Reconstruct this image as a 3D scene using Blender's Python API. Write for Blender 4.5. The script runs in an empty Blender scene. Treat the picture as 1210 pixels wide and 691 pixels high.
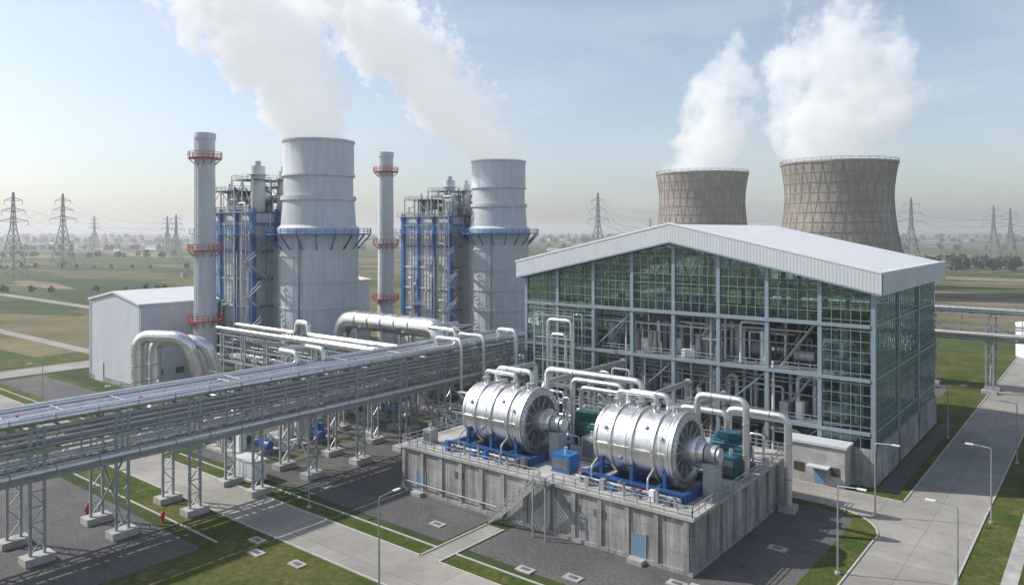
import bpy, math, random
from mathutils import Vector, Matrix
random.seed(11)
S=bpy.context.scene
# ------------------------------------------------------------------ materials
class NT:
    def __init__(s,m): s.t=m.node_tree; s.n=s.t.nodes; s.l=s.t.links
    def new(s,ty,**k):
        n=s.n.new(ty)
        for a,b in k.items(): setattr(n,a,b)
        return n
    def put(s,sock,v):
        if hasattr(v,'is_output') or isinstance(v,bpy.types.NodeSocket): s.l.new(v,sock)
        else: sock.default_value=v
    def m(s,op,a,b=None,c=None,clamp=False):
        n=s.new('ShaderNodeMath',operation=op); n.use_clamp=clamp
        s.put(n.inputs[0],a)
        if b is not None: s.put(n.inputs[1],b)
        if c is not None: s.put(n.inputs[2],c)
        return n.outputs[0]
    def mix(s,f,a,b,bt='MIX'):
        n=s.new('ShaderNodeMix',data_type='RGBA',blend_type=bt)
        s.put(n.inputs[0],f); s.put(n.inputs[6],a); s.put(n.inputs[7],b)
        return n.outputs[2]
    def noise(s,vec,sc,det=4,ro=.55,dist=0):
        n=s.new('ShaderNodeTexNoise'); s.l.new(vec,n.inputs['Vector'])
        n.inputs['Scale'].default_value=sc; n.inputs['Detail'].default_value=det
        n.inputs['Roughness'].default_value=ro; n.inputs['Distortion'].default_value=dist
        return n.outputs[0]
    def mr(s,v,a,b,c,d):
        n=s.new('ShaderNodeMapRange'); s.put(n.inputs[0],v)
        for i,x in enumerate((a,b,c,d)): n.inputs[i+1].default_value=x
        return n.outputs[0]
    def scale(s,vec,v):
        n=s.new('ShaderNodeVectorMath',operation='MULTIPLY'); s.l.new(vec,n.inputs[0]); n.inputs[1].default_value=v
        return n.outputs[0]
def c4(c): return (c[0],c[1],c[2],1)
def M(name,c,rough=.6,metal=0,var=.2,sc=.3,streak=0,bump=0,bsc=3,corr=0,joint=0,panel=None,c2=None,c2sc=.05,spec=.5,camp=.06,c3=None,c3sc=.5):
    m=bpy.data.materials.new(name); m.use_nodes=True; k=NT(m)
    p=k.n['Principled BSDF']; tc=k.new('ShaderNodeTexCoord').outputs['Object']
    col=c4(c)
    if c2:
        f=k.mr(k.noise(tc,c2sc,5,.6),.42,.6,0,1); col=k.mix(f,c4(c),c4(c2))
    if c3:
        f=k.mr(k.noise(tc,c3sc,5,.7,.5),.56,.66,0,.8); col=k.mix(f,col,c4(c3))
    n1=k.mr(k.noise(tc,sc,6,.65),.25,.75,1-var,1+var)
    col=k.mix(1.0,col,n1,'MULTIPLY')
    sx=k.new('ShaderNodeSeparateXYZ'); k.l.new(tc,sx.inputs[0]); x,y,z=sx.outputs
    xy=k.m('ADD',x,y)
    if streak:
        st=k.noise(k.scale(tc,(1,1,.08)),1.3,4,.7)
        col=k.mix(1.0,col,k.mr(st,.35,.65,1-streak,1+streak*.3),'MULTIPLY')
    if joint:
        a=k.m('LESS_THAN',k.m('FRACT',k.m('DIVIDE',x,joint)),.12/joint*1.2)
        b=k.m('LESS_THAN',k.m('FRACT',k.m('DIVIDE',y,joint)),.12/joint*1.2)
        col=k.mix(k.m('MULTIPLY',k.m('MAXIMUM',a,b),.3),col,(.05,.05,.05,1))
        cx=k.new('ShaderNodeCombineXYZ'); k.l.new(k.m('FLOOR',k.m('DIVIDE',x,joint)),cx.inputs[0]); k.l.new(k.m('FLOOR',k.m('DIVIDE',y,joint)),cx.inputs[1])
        wn=k.new('ShaderNodeTexWhiteNoise'); k.l.new(cx.outputs[0],wn.inputs[0])
        col=k.mix(1.0,col,k.mr(wn.outputs[0],0,1,.92,1.06),'MULTIPLY')
        cr=k.mr(k.noise(tc,.35,7,.8,.6),.49,.51,0,1); cr2=k.m('MULTIPLY',k.m('MULTIPLY',cr,k.m('SUBTRACT',1.0,cr)),1.2)
        col=k.mix(cr2,col,(.06,.06,.06,1))
        st=k.mr(k.noise(tc,.5,3,.6,1.2),.62,.72,0,.3); col=k.mix(st,col,(.09,.085,.08,1))
    if panel:
        a=k.m('LESS_THAN',k.m('FRACT',k.m('DIVIDE',xy,panel[0])),.05)
        b=k.m('LESS_THAN',k.m('FRACT',k.m('DIVIDE',z,panel[1])),.03)
        col=k.mix(k.m('MULTIPLY',k.m('MAXIMUM',a,b),.4),col,(.03,.03,.035,1))
    k.put(p.inputs['Base Color'],col)
    k.put(p.inputs['Roughness'],k.mr(k.noise(tc,sc*3,4),.3,.7,max(.03,rough-.1),min(1,rough+.1)))
    p.inputs['Metallic'].default_value=metal
    p.inputs['Specular IOR Level'].default_value=spec
    h=None
    if bump: h=k.m('MULTIPLY',k.noise(tc,bsc,6,.7),bump)
    if corr:
        w=k.m('MULTIPLY',k.m('SINE',k.m('MULTIPLY',xy,6.283/corr)),camp)
        h=w if h is None else k.m('ADD',h,w)
    if h is not None:
        bn=k.new('ShaderNodeBump'); bn.inputs['Strength'].default_value=.7; bn.inputs['Distance'].default_value=1
        k.l.new(h,bn.inputs['Height']); k.l.new(bn.outputs[0],p.inputs['Normal'])
    return m
m_conc=M('concrete',(.37,.37,.36),.85,var=.22,sc=.4,streak=.4,bump=.03,bsc=4,panel=(3.54,2.1),c2=(.27,.27,.262),c2sc=.15)
m_concl=M('concrete_light',(.42,.415,.4),.85,var=.2,sc=.8,streak=.1,c2=(.32,.315,.3),c2sc=.3)
m_road=M('road_concrete',(.31,.295,.265),.85,var=.16,sc=.25,joint=6,c2=(.25,.24,.22),c2sc=.07,bump=.01,bsc=8)
m_kerb=M('kerb',(.42,.41,.38),.85,var=.25,sc=1)
m_gravel=M('gravel',(.085,.083,.085),.95,var=.55,sc=2.8,bump=.14,bsc=5,c2=(.115,.11,.105),c2sc=.08,c3=(.058,.058,.058),c3sc=.2)
m_grass=M('grass',(.05,.08,.014),.95,var=.5,sc=1.2,bump=.18,bsc=3,c2=(.1,.1,.03),c2sc=.09,spec=.1,c3=(.15,.12,.06),c3sc=.25)
m_galv=M('galvanised_steel',(.36,.39,.41),.5,metal=.45,var=.22,sc=.8)
m_galvd=M('steel_dark',(.15,.165,.18),.5,metal=.4,var=.3,sc=.8)
m_silver=M('polished_steel',(.76,.76,.76),.33,metal=1,var=.09,sc=.5,streak=.1)
m_barrel=M('brushed_stainless',(.74,.74,.735),.4,metal=1,var=.08,sc=.5,streak=.12)
m_pipe=M('insulated_pipe',(.66,.67,.67),.38,metal=.8,var=.14,sc=.9)
m_pipeg=M('pipe_grey',(.26,.28,.29),.5,metal=.3,var=.3,sc=.5)
m_brass=M('pipe_tan',(.3,.24,.17),.6,metal=.0,var=.3,sc=.5)
m_stack=M('stack_paint',(.56,.59,.62),.5,var=.07,sc=.15,streak=.12)
m_panel=M('casing_panel',(.55,.58,.61),.55,metal=.0,var=.15,sc=.4,streak=.2,panel=(2.2,3.1))
m_blue=M('blue_paint',(.015,.14,.38),.42,var=.2,sc=.6,streak=.12)
m_blued=M('blue_paint_dark',(.012,.07,.22),.45,var=.25,sc=.6)
m_green=M('green_paint',(.008,.1,.09),.45,var=.25,sc=.8)
m_teal=M('teal_paint',(.008,.085,.13),.45,var=.25,sc=.8)
m_red=M('red_paint',(.36,.035,.03),.5,var=.2,sc=.6)
m_wall=M('metal_cladding',(.53,.57,.61),.55,var=.05,sc=.1,streak=.1,corr=1.0,camp=.03)
m_roof=M('white_roof',(.66,.68,.69),.5,var=.07,sc=.12,corr=1.2,streak=.05,camp=.03)
m_fascia=M('fascia',(.56,.59,.62),.5,var=.06,sc=.1,corr=.5,camp=.012,streak=.06)
m_frame=M('frame_steel',(.24,.31,.36),.5,metal=.2,var=.12,sc=.5)
m_mull=M('mullion',(.21,.29,.3),.45,metal=.3,var=.1,sc=.5)
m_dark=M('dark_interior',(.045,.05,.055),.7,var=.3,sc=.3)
m_floor=M('floor_slab_concrete',(.22,.22,.22),.8,var=.2,sc=.5)
m_tower=M('cooling_tower_concrete',(.36,.325,.285),.9,var=.22,sc=.09,streak=.35,c2=(.27,.24,.21),c2sc=.04)
m_towerrib=M('cooling_tower_rib',(.22,.2,.17),.9,var=.2,sc=.1)
m_white=M('white_paint',(.75,.76,.76),.5,var=.08,sc=.4)
m_door=M('door_paint',(.13,.24,.34),.5,var=.1)
m_leaf=M('foliage',(.055,.075,.035),.95,var=.5,sc=.2)
m_pyl=M('pylon_steel',(.2,.21,.22),.7,var=.1)
def glassmat(name,tr,gl,base):
    m=bpy.data.materials.new(name); m.use_nodes=True; k=NT(m); k.n.remove(k.n['Principled BSDF'])
    out=k.n['Material Output']; t=k.new('ShaderNodeBsdfTransparent'); t.inputs[0].default_value=c4(tr)
    g=k.new('ShaderNodeBsdfGlossy'); g.inputs[0].default_value=c4(gl); g.inputs[1].default_value=.05
    fr=k.new('ShaderNodeFresnel'); fr.inputs[0].default_value=1.5
    tc=k.new('ShaderNodeTexCoord').outputs['Object']
    sx=k.new('ShaderNodeSeparateXYZ'); k.l.new(tc,sx.inputs[0]); x,y,z=sx.outputs
    cx=k.new('ShaderNodeCombineXYZ')
    k.l.new(k.m('FLOOR',k.m('DIVIDE',k.m('ADD',x,y),1.3)),cx.inputs[0]); k.l.new(k.m('FLOOR',k.m('DIVIDE',z,1.5)),cx.inputs[2])
    wn=k.new('ShaderNodeTexWhiteNoise'); k.l.new(cx.outputs[0],wn.inputs[0])
    f=k.m('ADD',k.m('MULTIPLY',fr.outputs[0],.9),k.m('ADD',base,k.m('MULTIPLY',wn.outputs[0],.16)),clamp=True)
    bn=k.new('ShaderNodeBump'); bn.inputs['Strength'].default_value=.12; bn.inputs['Distance'].default_value=.3
    k.l.new(k.noise(tc,.7,2),bn.inputs['Height']); k.l.new(bn.outputs[0],g.inputs['Normal'])
    mx=k.new('ShaderNodeMixShader'); k.l.new(f,mx.inputs[0]); k.l.new(t.outputs[0],mx.inputs[1]); k.l.new(g.outputs[0],mx.inputs[2])
    k.l.new(mx.outputs[0],out.inputs[0]); return m
m_glass=glassmat('curtain_glass',(.56,.72,.7),(.6,.76,.75),.06)
m_glass2=glassmat('curtain_glass_side',(.34,.47,.44),(.56,.72,.68),.25)
def farmland():
    m=bpy.data.materials.new('farmland'); m.use_nodes=True; k=NT(m); p=k.n['Principled BSDF']
    tc=k.new('ShaderNodeTexCoord').outputs['Object']
    mp=k.new('ShaderNodeMapping'); k.l.new(tc,mp.inputs[0]); mp.inputs['Rotation'].default_value=(0,0,.62); mp.inputs['Scale'].default_value=(1/190,1/55,1)
    v=k.new('ShaderNodeTexVoronoi'); v.distance='CHEBYCHEV'; k.l.new(mp.outputs[0],v.inputs['Vector']); v.inputs['Scale'].default_value=1; v.inputs['Randomness'].default_value=.9
    sp=k.new('ShaderNodeSeparateColor'); k.l.new(v.outputs['Color'],sp.inputs[0])
    r=k.new('ShaderNodeValToRGB'); k.l.new(sp.outputs[0],r.inputs[0]); e=r.color_ramp.elements
    r.color_ramp.interpolation='CONSTANT'
    e[0].color=(.07,.09,.032,1); e[1].position=.85; e[1].color=(.21,.18,.115,1)
    for po,cc in ((.2,(.05,.075,.027)),(.38,(.12,.115,.052)),(.52,(.06,.088,.03)),(.68,(.155,.135,.078))):
        q=e.new(po); q.color=c4(cc)
    col=k.mix(1.0,r.outputs[0],k.mr(k.noise(tc,.02,8,.7),.25,.75,.5,1.55),'MULTIPLY')
    col=k.mix(1.0,col,k.mr(k.noise(tc,.4,5,.7),.25,.75,.75,1.25),'MULTIPLY')
    nz=k.noise(k.scale(tc,(.3,1,1)),.008,6,.65)
    col=k.mix(k.mr(nz,.55,.6,0,.8),col,(.03,.042,.02,1))
    k.put(p.inputs['Base Color'],col); p.inputs['Roughness'].default_value=1; p.inputs['Specular IOR Level'].default_value=.1
    return m
m_farm=farmland()
# ------------------------------------------------------------------ geometry
def frame(a):
    a=Vector(a).normalized(); h=Vector((0,0,1)) if abs(a.z)<.95 else Vector((1,0,0))
    u=h.cross(a).normalized(); return a,u,a.cross(u)
class B:
    def __init__(s,name): s.name=name; s.p={}
    def g(s,part,m):
        k=(part,m.name)
        if k not in s.p: s.p[k]=([],[],m)
        return s.p[k]
    def add(s,vs,fs,part,m):
        V,F,_=s.g(part,m); o=len(V); V.extend(vs); F.extend([tuple(i+o for i in f) for f in fs])
    def box(s,x0,y0,z0,x1,y1,z1,part,m):
        if x0>x1:x0,x1=x1,x0
        if y0>y1:y0,y1=y1,y0
        vs=[(x0,y0,z0),(x1,y0,z0),(x1,y1,z0),(x0,y1,z0),(x0,y0,z1),(x1,y0,z1),(x1,y1,z1),(x0,y1,z1)]
        s.add(vs,[(0,3,2,1),(4,5,6,7),(0,1,5,4),(1,2,6,5),(2,3,7,6),(3,0,4,7)],part,m)
    def beam(s,p,q,w,h,part,m):
        p=Vector(p);q=Vector(q);a,u,v=frame(q-p); vs=[]
        for c in (p,q):
            for i,j in ((-1,-1),(1,-1),(1,1),(-1,1)): vs.append(tuple(c+u*w*.5*i+v*h*.5*j))
        s.add(vs,[(0,3,2,1),(4,5,6,7),(0,1,5,4),(1,2,6,5),(2,3,7,6),(3,0,4,7)],part,m)
    def lathe(s,o,a,prof,n,part,m,closed=True):
        o=Vector(o);a,u,v=frame(a); vs=[];fs=[]
        for t,r in prof:
            for i in range(n):
                w=2*math.pi*i/n; vs.append(tuple(o+a*t+u*r*math.cos(w)+v*r*math.sin(w)))
        for j in range(len(prof)-1):
            for i in range(n):
                k=(i+1)%n; fs.append((j*n+i,j*n+k,(j+1)*n+k,(j+1)*n+i))
        s.add(vs,fs,part,m)
    def cyl(s,p,q,r,part,m,n=12,r2=None):
        p=Vector(p);q=Vector(q);L=(q-p).length; r2=r if r2 is None else r2
        s.lathe(p,q-p,[(0,.001),(0,r),(L,r2),(L,.001)],n,part,m)
    def tube(s,pts,r,part,m,n=10,rb=None):
        pts=[Vector(p) for p in pts]; rb=rb or r*2.5; P=[pts[0]]
        for i in range(1,len(pts)-1):
            a=(pts[i-1]-pts[i]);b=(pts[i+1]-pts[i]); d=min(rb,a.length*.49,b.length*.49)
            A=pts[i]+a.normalized()*d;C=pts[i]+b.normalized()*d
            for k in range(7):
                t=k/6; P.append(A*(1-t)**2+pts[i]*2*t*(1-t)+C*t*t)
        P.append(pts[-1]); T=[]
        for i in range(len(P)):
            d=(P[min(i+1,len(P)-1)]-P[max(i-1,0)]).normalized(); T.append(d)
        _,u,_v=frame(T[0]); vs=[];fs=[]
        for i in range(len(P)):
            u=(u-T[i]*u.dot(T[i])).normalized(); v=T[i].cross(u)
            for j in range(n):
                w=2*math.pi*j/n; vs.append(tuple(P[i]+u*r*math.cos(w)+v*r*math.sin(w)))
        for i in range(len(P)-1):
            for j in range(n):
                k=(j+1)%n; fs.append((i*n+j,i*n+k,(i+1)*n+k,(i+1)*n+j))
        fs.append(tuple(range(n-1,-1,-1))); fs.append(tuple(range((len(P)-1)*n,len(P)*n)))
        s.add(vs,fs,part,m)
    def rail(s,pts,part,m,h=1.1,step=2.0,w=.07):
        for a,b in zip(pts[:-1],pts[1:]):
            a=Vector(a);b=Vector(b);L=(b-a).length
            if L<.1: continue
            for k in (h,h*.5): s.beam(a+Vector((0,0,k)),b+Vector((0,0,k)),w,w,part,m)
            n=max(1,int(L/step))
            for i in range(n+1):
                c=a+(b-a)*i/n; s.beam(c,c+Vector((0,0,h)),w,w,part,m)
    def done(s,off=(0,0,0)):
        items=list(s.p.items()); par=None
        if len(items)>1:
            par=bpy.data.objects.new(s.name,None); S.collection.objects.link(par); par.location=off
        names={}
        for (part,mn),(V,F,m) in items:
            nm=part if part not in names else part+'_'+mn; names[part]=1
            if par is None: nm=s.name
            me=bpy.data.meshes.new(nm); me.from_pydata(V,[],F); me.materials.append(m)
            me.polygons.foreach_set('use_smooth',[True]*len(F)); me.update()
            me.set_sharp_from_angle(angle=math.radians(32))
            o=bpy.data.objects.new(nm,me); S.collection.objects.link(o)
            if par: o.parent=par
            else: o.location=off
        return par
def sheet(name,rects,z,m):
    b=B(name)
    for x0,y0,x1,y1 in rects:
        b.add([(x0,y0,z),(x1,y0,z),(x1,y1,z),(x0,y1,z)],[(0,1,2,3)],name,m)
    b.done()
# ------------------------------------------------------------------ ground
sheet('ground',[(-9000,-2500,9000,12000)],0,m_farm)
b=B('lawn')
lawns=[(-210,47,-24,52),(-84,5,-26,47),(-210,59,-34,61.5),(-32,62,-22,103),(-13,40,60,165),(-210,61.5,-128,76),(-26.6,111,-22,165),(-60,173,-22,260),(-13,173,70,235),(-240,-80,-222,180),(-210,-60,-140,47)]
for i,(x0,y0,x1,y1) in enumerate(lawns):
    z=.004+.0002*i
    b.add([(x0,y0,z),(x1,y0,z),(x1,y1,z),(x0,y1,z)],[(0,1,2,3)],'lawn',m_grass)
b.done()
def pad(b,x0,y0,x1,y1,r,part,m,z):
    pts=[]
    for cx,cy,a0 in ((x1-r,y1-r,0),(x0+r,y1-r,90),(x0+r,y0+r,180),(x1-r,y0+r,270)):
        for k in range(7):
            a=math.radians(a0+15*k); pts.append((cx+r*math.cos(a),cy+r*math.sin(a),z))
    b.add(pts,[tuple(range(len(pts)))],part,m); return pts
gp=[(-136,4,-81,45,1),(-102.5,63.5,-61,72,.5),(-57.2,63.5,-37,110,.5),(-118,63.5,-104,112,1),(-208,64,-170,74,1),(-165,64,-130,73,1),(-37.1,64.5,-25.5,101.5,3),(-26,114,-23.5,160,.5),(-102,72.1,-57.3,112,.5),(-128,78,-118.1,200,.5),(-7,70,8,100,2),(-8,176,60,190,2),(-60,176,-30,200,1),(-175,76,-128.1,215,.5),(-205,10,-146,44,2),(-2,108,30,150,2)]
b=B('gravel_yard')
for i,(x0,y0,x1,y1,r) in enumerate(gp): pad(b,x0,y0,x1,y1,r,'gravel',m_gravel,.008+.00015*i)
b.done()
b=B('road')
roads=[(-211,52,20,59),(-22,-40,-13,52),(-22,59,-13,600),(-60,103.5,-22,110.5),(-222,-80,-211,500),(-13,166,300,173),(-128,59,-121,78),(-60.2,59,-57.6,70.5),(-600,150,-222,156),(-500,95,-222,99)]
for i,(x0,y0,x1,y1) in enumerate(roads):
    z=.014+.0008*i
    b.add([(x0,y0,z),(x1,y0,z),(x1,y1,z),(x0,y1,z)],[(0,1,2,3)],'road',m_road)
def fillet(cx,cy,sx,sy,r):
    pts=[(cx,cy,.0125)]+[(cx+sx*(r-r*math.sin(math.radians(90*k/8))),cy+sy*(r-r*math.cos(math.radians(90*k/8))),.0125) for k in range(9)]
    b.add(pts,[tuple(range(10))],'junction',m_road)
for f in ((-22,59,-1,1,6),(-22,52,-1,-1,6),(-13,52,1,-1,6),(-13,59,1,1,6),(-22,103.5,-1,-1,8),(-13,173,1,1,5),(-13,166,1,-1,5),(-128,59,-1,1,4),(-121,59,1,1,4)): fillet(*f)
b.done()
b=B('kerb')
def kb(x0,y0,x1,y1):
    if x0==x1: b.box(x0-.1,y0,0,x0+.1,y1,.13,'kerb',m_kerb)
    else: b.box(x0,y0-.1,0,x1,y0+.1,.13,'kerb',m_kerb)
for a in ((-210,51.9,-28,51.9),(-210,59.1,-132,59.1),(-117,59.1,-60.4,59.1),(-57.4,59.1,-28,59.1),(-210,61.6,-129,61.6),(-118,61.8,-60.4,61.8),(-57.4,61.8,-36,61.8),
          (-22.1,65,-22.1,95),(-12.9,65,-12.9,161),(-12.9,178,-12.9,400),(-22.1,111,-22.1,400),(-29.5,103.4,-42,103.4),(-45,110.6,-22.2,110.6),
          (-60.3,59.2,-60.3,70.4),(-57.5,59.2,-57.5,70.4),(-136,46.9,-81,46.9),(-211,-60,-211,48),(-211,62,-211,400),(-222,-60,-222,400),(-120.9,64,-120.9,78)):
    kb(min(a[0],a[2]),a[1],max(a[0],a[2]),a[3])
pv=None
for k in range(13):
    a=math.radians(90*k/12); p=(-30+8*math.sin(a),95.4+8*math.cos(a),.06)
    if pv: b.beam(pv,p,.2,.14,'kerb',m_kerb)
    pv=p
b.done()
sheet('footpath',[(-9.3,40,-7.9,165),(-34,64,-33,72)],.0115,m_concl)
b=B('drain_cover')
for x,y in ((-79,49.5),(-76,47.5),(-70,48.6),(-45,64.5),(-36,70),(-66,66),(-31,85),(-50,62.9),(-88,66),(-60,46)):
    b.box(x,y,0,x+2,y+1.2,.14,'slab',m_concl); b.box(x+.5,y+.35,.14,x+1.5,y+.85,.19,'lid',m_galvd)
b.done()
# ------------------------------------------------------------------ pipe racks
def rack(name,x0,x1,y0,y1,zl,along,bay=9.0,foot=True,seed=1,walk=True):
    rd=random.Random(seed); b=B(name)
    if along=='y': f=lambda w,l,z:(w,l,z); w0,w1,l0,l1=x0,x1,y0,y1
    else: f=lambda w,l,z:(l,w,z); w0,w1,l0,l1=y0,y1,x0,x1
    def bx(wa,la,za,wb,lb,zb,part,m):
        p=f(wa,la,za);q=f(wb,lb,zb); b.box(p[0],p[1],za,q[0],q[1],zb,part,m)
    n=int((l1-l0)/bay)
    zt=zl[-1]
    for i in range(n+1):
        l=l0+i*bay
        for w in (w0,w1):
            bx(w-1,l-1.5,0,w+1,l+1.5,.8,'footing',m_concl)
            for d in (-.7,.7):
                b.beam(f(w,l+d,.8),f(w,l+d,zt),.28,.28,'column',m_galv)
            zz=.9; s=1
            while zz<zl[0]-1.5:
                b.beam(f(w,l-.7*s,zz),f(w,l+.7*s,zz+1.7),.1,.1,'bracing',m_galv)
                b.beam(f(w,l-.7,zz+1.7),f(w,l+.7,zz+1.7),.1,.1,'bracing',m_galv)
                zz+=1.7;s=-s
        if i%3==1:
            b.beam(f(w0,l,1.2),f(w1,l,zl[0]-.4),.18,.18,'bracing',m_galv); b.beam(f(w1,l+.2,1.2),f(w0,l+.2,zl[0]-.4),.18,.18,'bracing',m_galv)
        for z in zl:
            b.beam(f(w0-.3,l,z-.15),f(w1+.3,l,z-.15),.3,.4,'crossbeam',m_galv)
    for w in (w0,w1):
        for z in zl:
            b.beam(f(w,l0-2,z-.25),f(w,l1+2,z-.25),.25,.32 if z!=zl[0] else .5,'chord',m_galv)
        m=int((l1-l0)/(bay/2))
        for i in range(m):
            l=l0+i*bay/2
            b.beam(f(w,l,zl[0]-.3),f(w,l,zt),.16,.16,'post',m_galv)
            a,c=(zl[0],zl[1]) if i%2 else (zl[1],zl[0])
            b.beam(f(w,l,a),f(w,l+bay/2,c),.11,.11,'bracing',m_galv)
            if w==w0:
                for z in zl: b.beam(f(w0,l+2.2,z-.1),f(w1,l+2.2,z-.1),.16,.2,'crossbeam',m_galvd)
    for li,z in enumerate(zl):
        w=w0+.4; topl=li==len(zl)-1
        while w<w1-.3:
            r=rd.choice([.1,.14,.2,.28,.38,.14]);
            w+=r
            if w+r>w1-.25: break
            m=rd.choice([m_pipe,m_pipe,m_silver,m_galv,m_pipeg] if topl else [m_pipe,m_pipeg,m_pipeg,m_galv,m_silver])
            la,lb=l0-3,l1+2
            if rd.random()<.35: la=l0+rd.random()*(l1-l0)*.5
            b.tube([f(w,la,z+.1+r),f(w,lb,z+.1+r)],r,'pipe',m,n=10)
            l=la+2
            while l<lb:
                if r>.18:b.lathe(f(w,l,z+.1+r),Vector(f(0,1,0)),[(0,r),(0,r*1.18),(.15,r*1.18),(.15,r)],10,'pipe_band',m_galv)
                l+=rd.uniform(5,7)
            w+=r+rd.uniform(.15,.7 if not topl else .4)
    for i in range(int((l1-l0)/14)):
        l=l0+rd.uniform(0,l1-l0); wa=rd.uniform(w0+.5,w0+2.5); wb=rd.uniform(w1-2.5,w1-.5); z=zt+rd.uniform(.8,1.2)
        b.tube([f(wa,l,zt+.3),f(wa,l,z),f(wb,l,z),f(wb,l,zt+.3)],rd.uniform(.06,.11),'branch',m_galv,n=8)
        b.cyl(f(wb,l+1.5,zt+.3),f(wb,l+1.5,zt+1.1),.14,'valve',m_blue,n=10); b.lathe(f(wb,l+1.5,zt+1.1),(0,0,1),[(0,.03),(.03,.28),(.08,.28),(.08,.03)],12,'handwheel',m_red)
    return b,f
b,f=rack('pipe_rack',-98.6,-91.7,5,122,[9.2,12.1,14.6],'y',seed=3)
b.tube([(-91.4,0,15.4),(-91.4,122,15.4)],.5,'header_pipe',m_silver,n=18)
b.tube([(-92.9,0,15.35),(-92.9,100,15.35),(-92.9,100,18),(-100,100,18),(-100,108,18)],.42,'header_pipe',m_silver,n=16)
b.tube([(-98.3,0,15.5),(-98.3,70,15.5),(-98.3,70,17.2),(-103,70,17.2),(-103,75,17.2),(-98.3,75,17.2),(-98.3,75,15.5),(-98.3,120,15.5)],.4,'header_pipe',m_pipe,n=14)
b.tube([(-91.1,0,9.8),(-91.1,118,9.8)],.42,'header_pipe',m_pipe,n=16)
b.tube([(-91.2,20,12.5),(-91.2,118,12.5)],.2,'header_pipe',m_pipeg,n=12)
y=2
while y<120:
    for (x,z,r) in ((-91.4,15.4,.5),(-91.1,9.8,.42)):
        b.lathe((x,y,z),(0,1,0),[(0,r),(0,r*1.1),(.18,r*1.1),(.18,r)],16,'pipe_band',m_galv)
    y+=4.5
b.rail([(-99.6,5,14.6),(-99.6,122,14.6)],'railing',m_galv,step=2.2)
b.rail([(-91.0,30,14.9),(-91.0,122,14.9)],'railing',m_galv,step=2.2,w=.05)
b.box(-100,5,14.4,-98.9,122,14.5,'walkway',m_galv)
for yy,z0 in ((98,8),(104,9)):
    b.tube([(-96,yy,15.2),(-96,yy,16.8),(-89.8,yy,16.8),(-89.8,yy,2)],.3,'dropper',m_pipe)
b.tube([(-93,112,15.2),(-93,112,17),(-88.6,112,17),(-88.6,112,3)],.45,'dropper',m_pipe,n=14)
b.done()
b,f=rack('pipe_rack',-150,-101,88,94,[8.5,11.5,14],'x',seed=5,bay=8)
b.tube([(-152,88,15),(-126,88,15),(-100,88,15)],.45,'header_pipe',m_silver,n=14)
b.tube([(-152,92.5,15.2),(-130,92.5,15.2),(-130,92.5,17.5),(-126,92.5,17.5),(-126,92.5,15.2),(-100,92.5,15.2)],.5,'header_pipe',m_silver,n=14)
b.rail([(-150,87.4,14),(-101,87.4,14)],'railing',m_galv); b.done()
b,f=rack('pipe_rack',-70,130,196,201,[12,14.6,17.4],'x',seed=9,bay=12)
b.tube([(-70,196.5,18.4),(130,196.5,18.4)],.6,'header_pipe',m_silver,n=14)
b.tube([(-70,195.4,13),(130,195.4,13)],.5,'header_pipe',m_pipe,n=14); b.done()
b=B('steam_duct')
b.tube([(-130,104,6),(-130,104,17.2),(-101,104,17.2),(-101,104,13)],1.9,'duct',m_silver,n=26,rb=4.5)
for x in (-124,-120,-116,-112,-108): b.lathe((x,104,17.2),(1,0,0),[(0,1.9),(0,2.03),(.25,2.03),(.25,1.9)],26,'band',m_galv)
for x in (-123,-110):
    for y in (102.3,105.7): b.beam((x,y,0),(x,y,15.4),.3,.3,'support',m_galv)
    b.beam((x,102,15.3),(x,106,15.3),.3,.4,'support',m_galv); b.beam((x,102.3,2),(x,105.7,14),.15,.15,'support',m_galv)
b.done()
# ------------------------------------------------------------------ turbine hall
X0,X1,Y0,Y1,XM,ZE,ZR=-88,-26.7,114.4,160,-57.35,30.3,37.0
def zr(x): return ZR-(ZR-ZE)*abs(x-XM)/(X1-XM)
b=B('turbine_hall')
ov=1.4; xl,xr=X0-ov,X1+ov; zl_=zr(xl); zr_=zr(xr); ya,yb=Y0-ov,Y1+ov
for (xa,za,xb,zb) in ((xl,zl_,XM,ZR),(XM,ZR,xr,zr_)):
    v=[(xa,ya,za),(xb,ya,zb),(xb,yb,zb),(xa,yb,za),(xa,ya,za-.4),(xb,ya,zb-.4),(xb,yb,zb-.4),(xa,yb,za-.4)]
    b.add(v,[(0,1,2,3),(7,6,5,4)],'roof',m_roof)
    b.add([(xa,ya-.02,za+.15),(xb,ya-.02,zb+.15),(xb,ya-.02,zb-3.0),(xa,ya-.02,za-3.0),(xa,ya+.3,za+.15),(xb,ya+.3,zb+.15),(xb,ya+.3,zb-3.0),(xa,ya+.3,za-3.0)],[(3,2,1,0),(4,5,6,7),(0,1,5,4),(7,6,2,3)],'fascia',m_fascia)
    b.add([(xa,ya-.1,za+.3),(xb,ya-.1,zb+.3),(xb,ya-.1,zb),(xa,ya-.1,za),(xa,ya+.5,za+.3),(xb,ya+.5,zb+.3)],[(3,2,1,0),(0,1,5,4)],'roof_trim',m_white)
    b.add([(xa,ya-.08,za-2.85),(xb,ya-.08,zb-2.85),(xb,ya-.08,zb-3.1),(xa,ya-.08,za-3.1),(xa,ya+.32,za-3.1),(xb,ya+.32,zb-3.1)],[(3,2,1,0),(3,4,5,2)],'fascia_trim',m_frame)
    b.add([(xa,yb,za-3),(xb,yb,zb-3),(xb,yb,zb),(xa,yb,za)],[(0,1,2,3)],'fascia',m_fascia)
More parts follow.
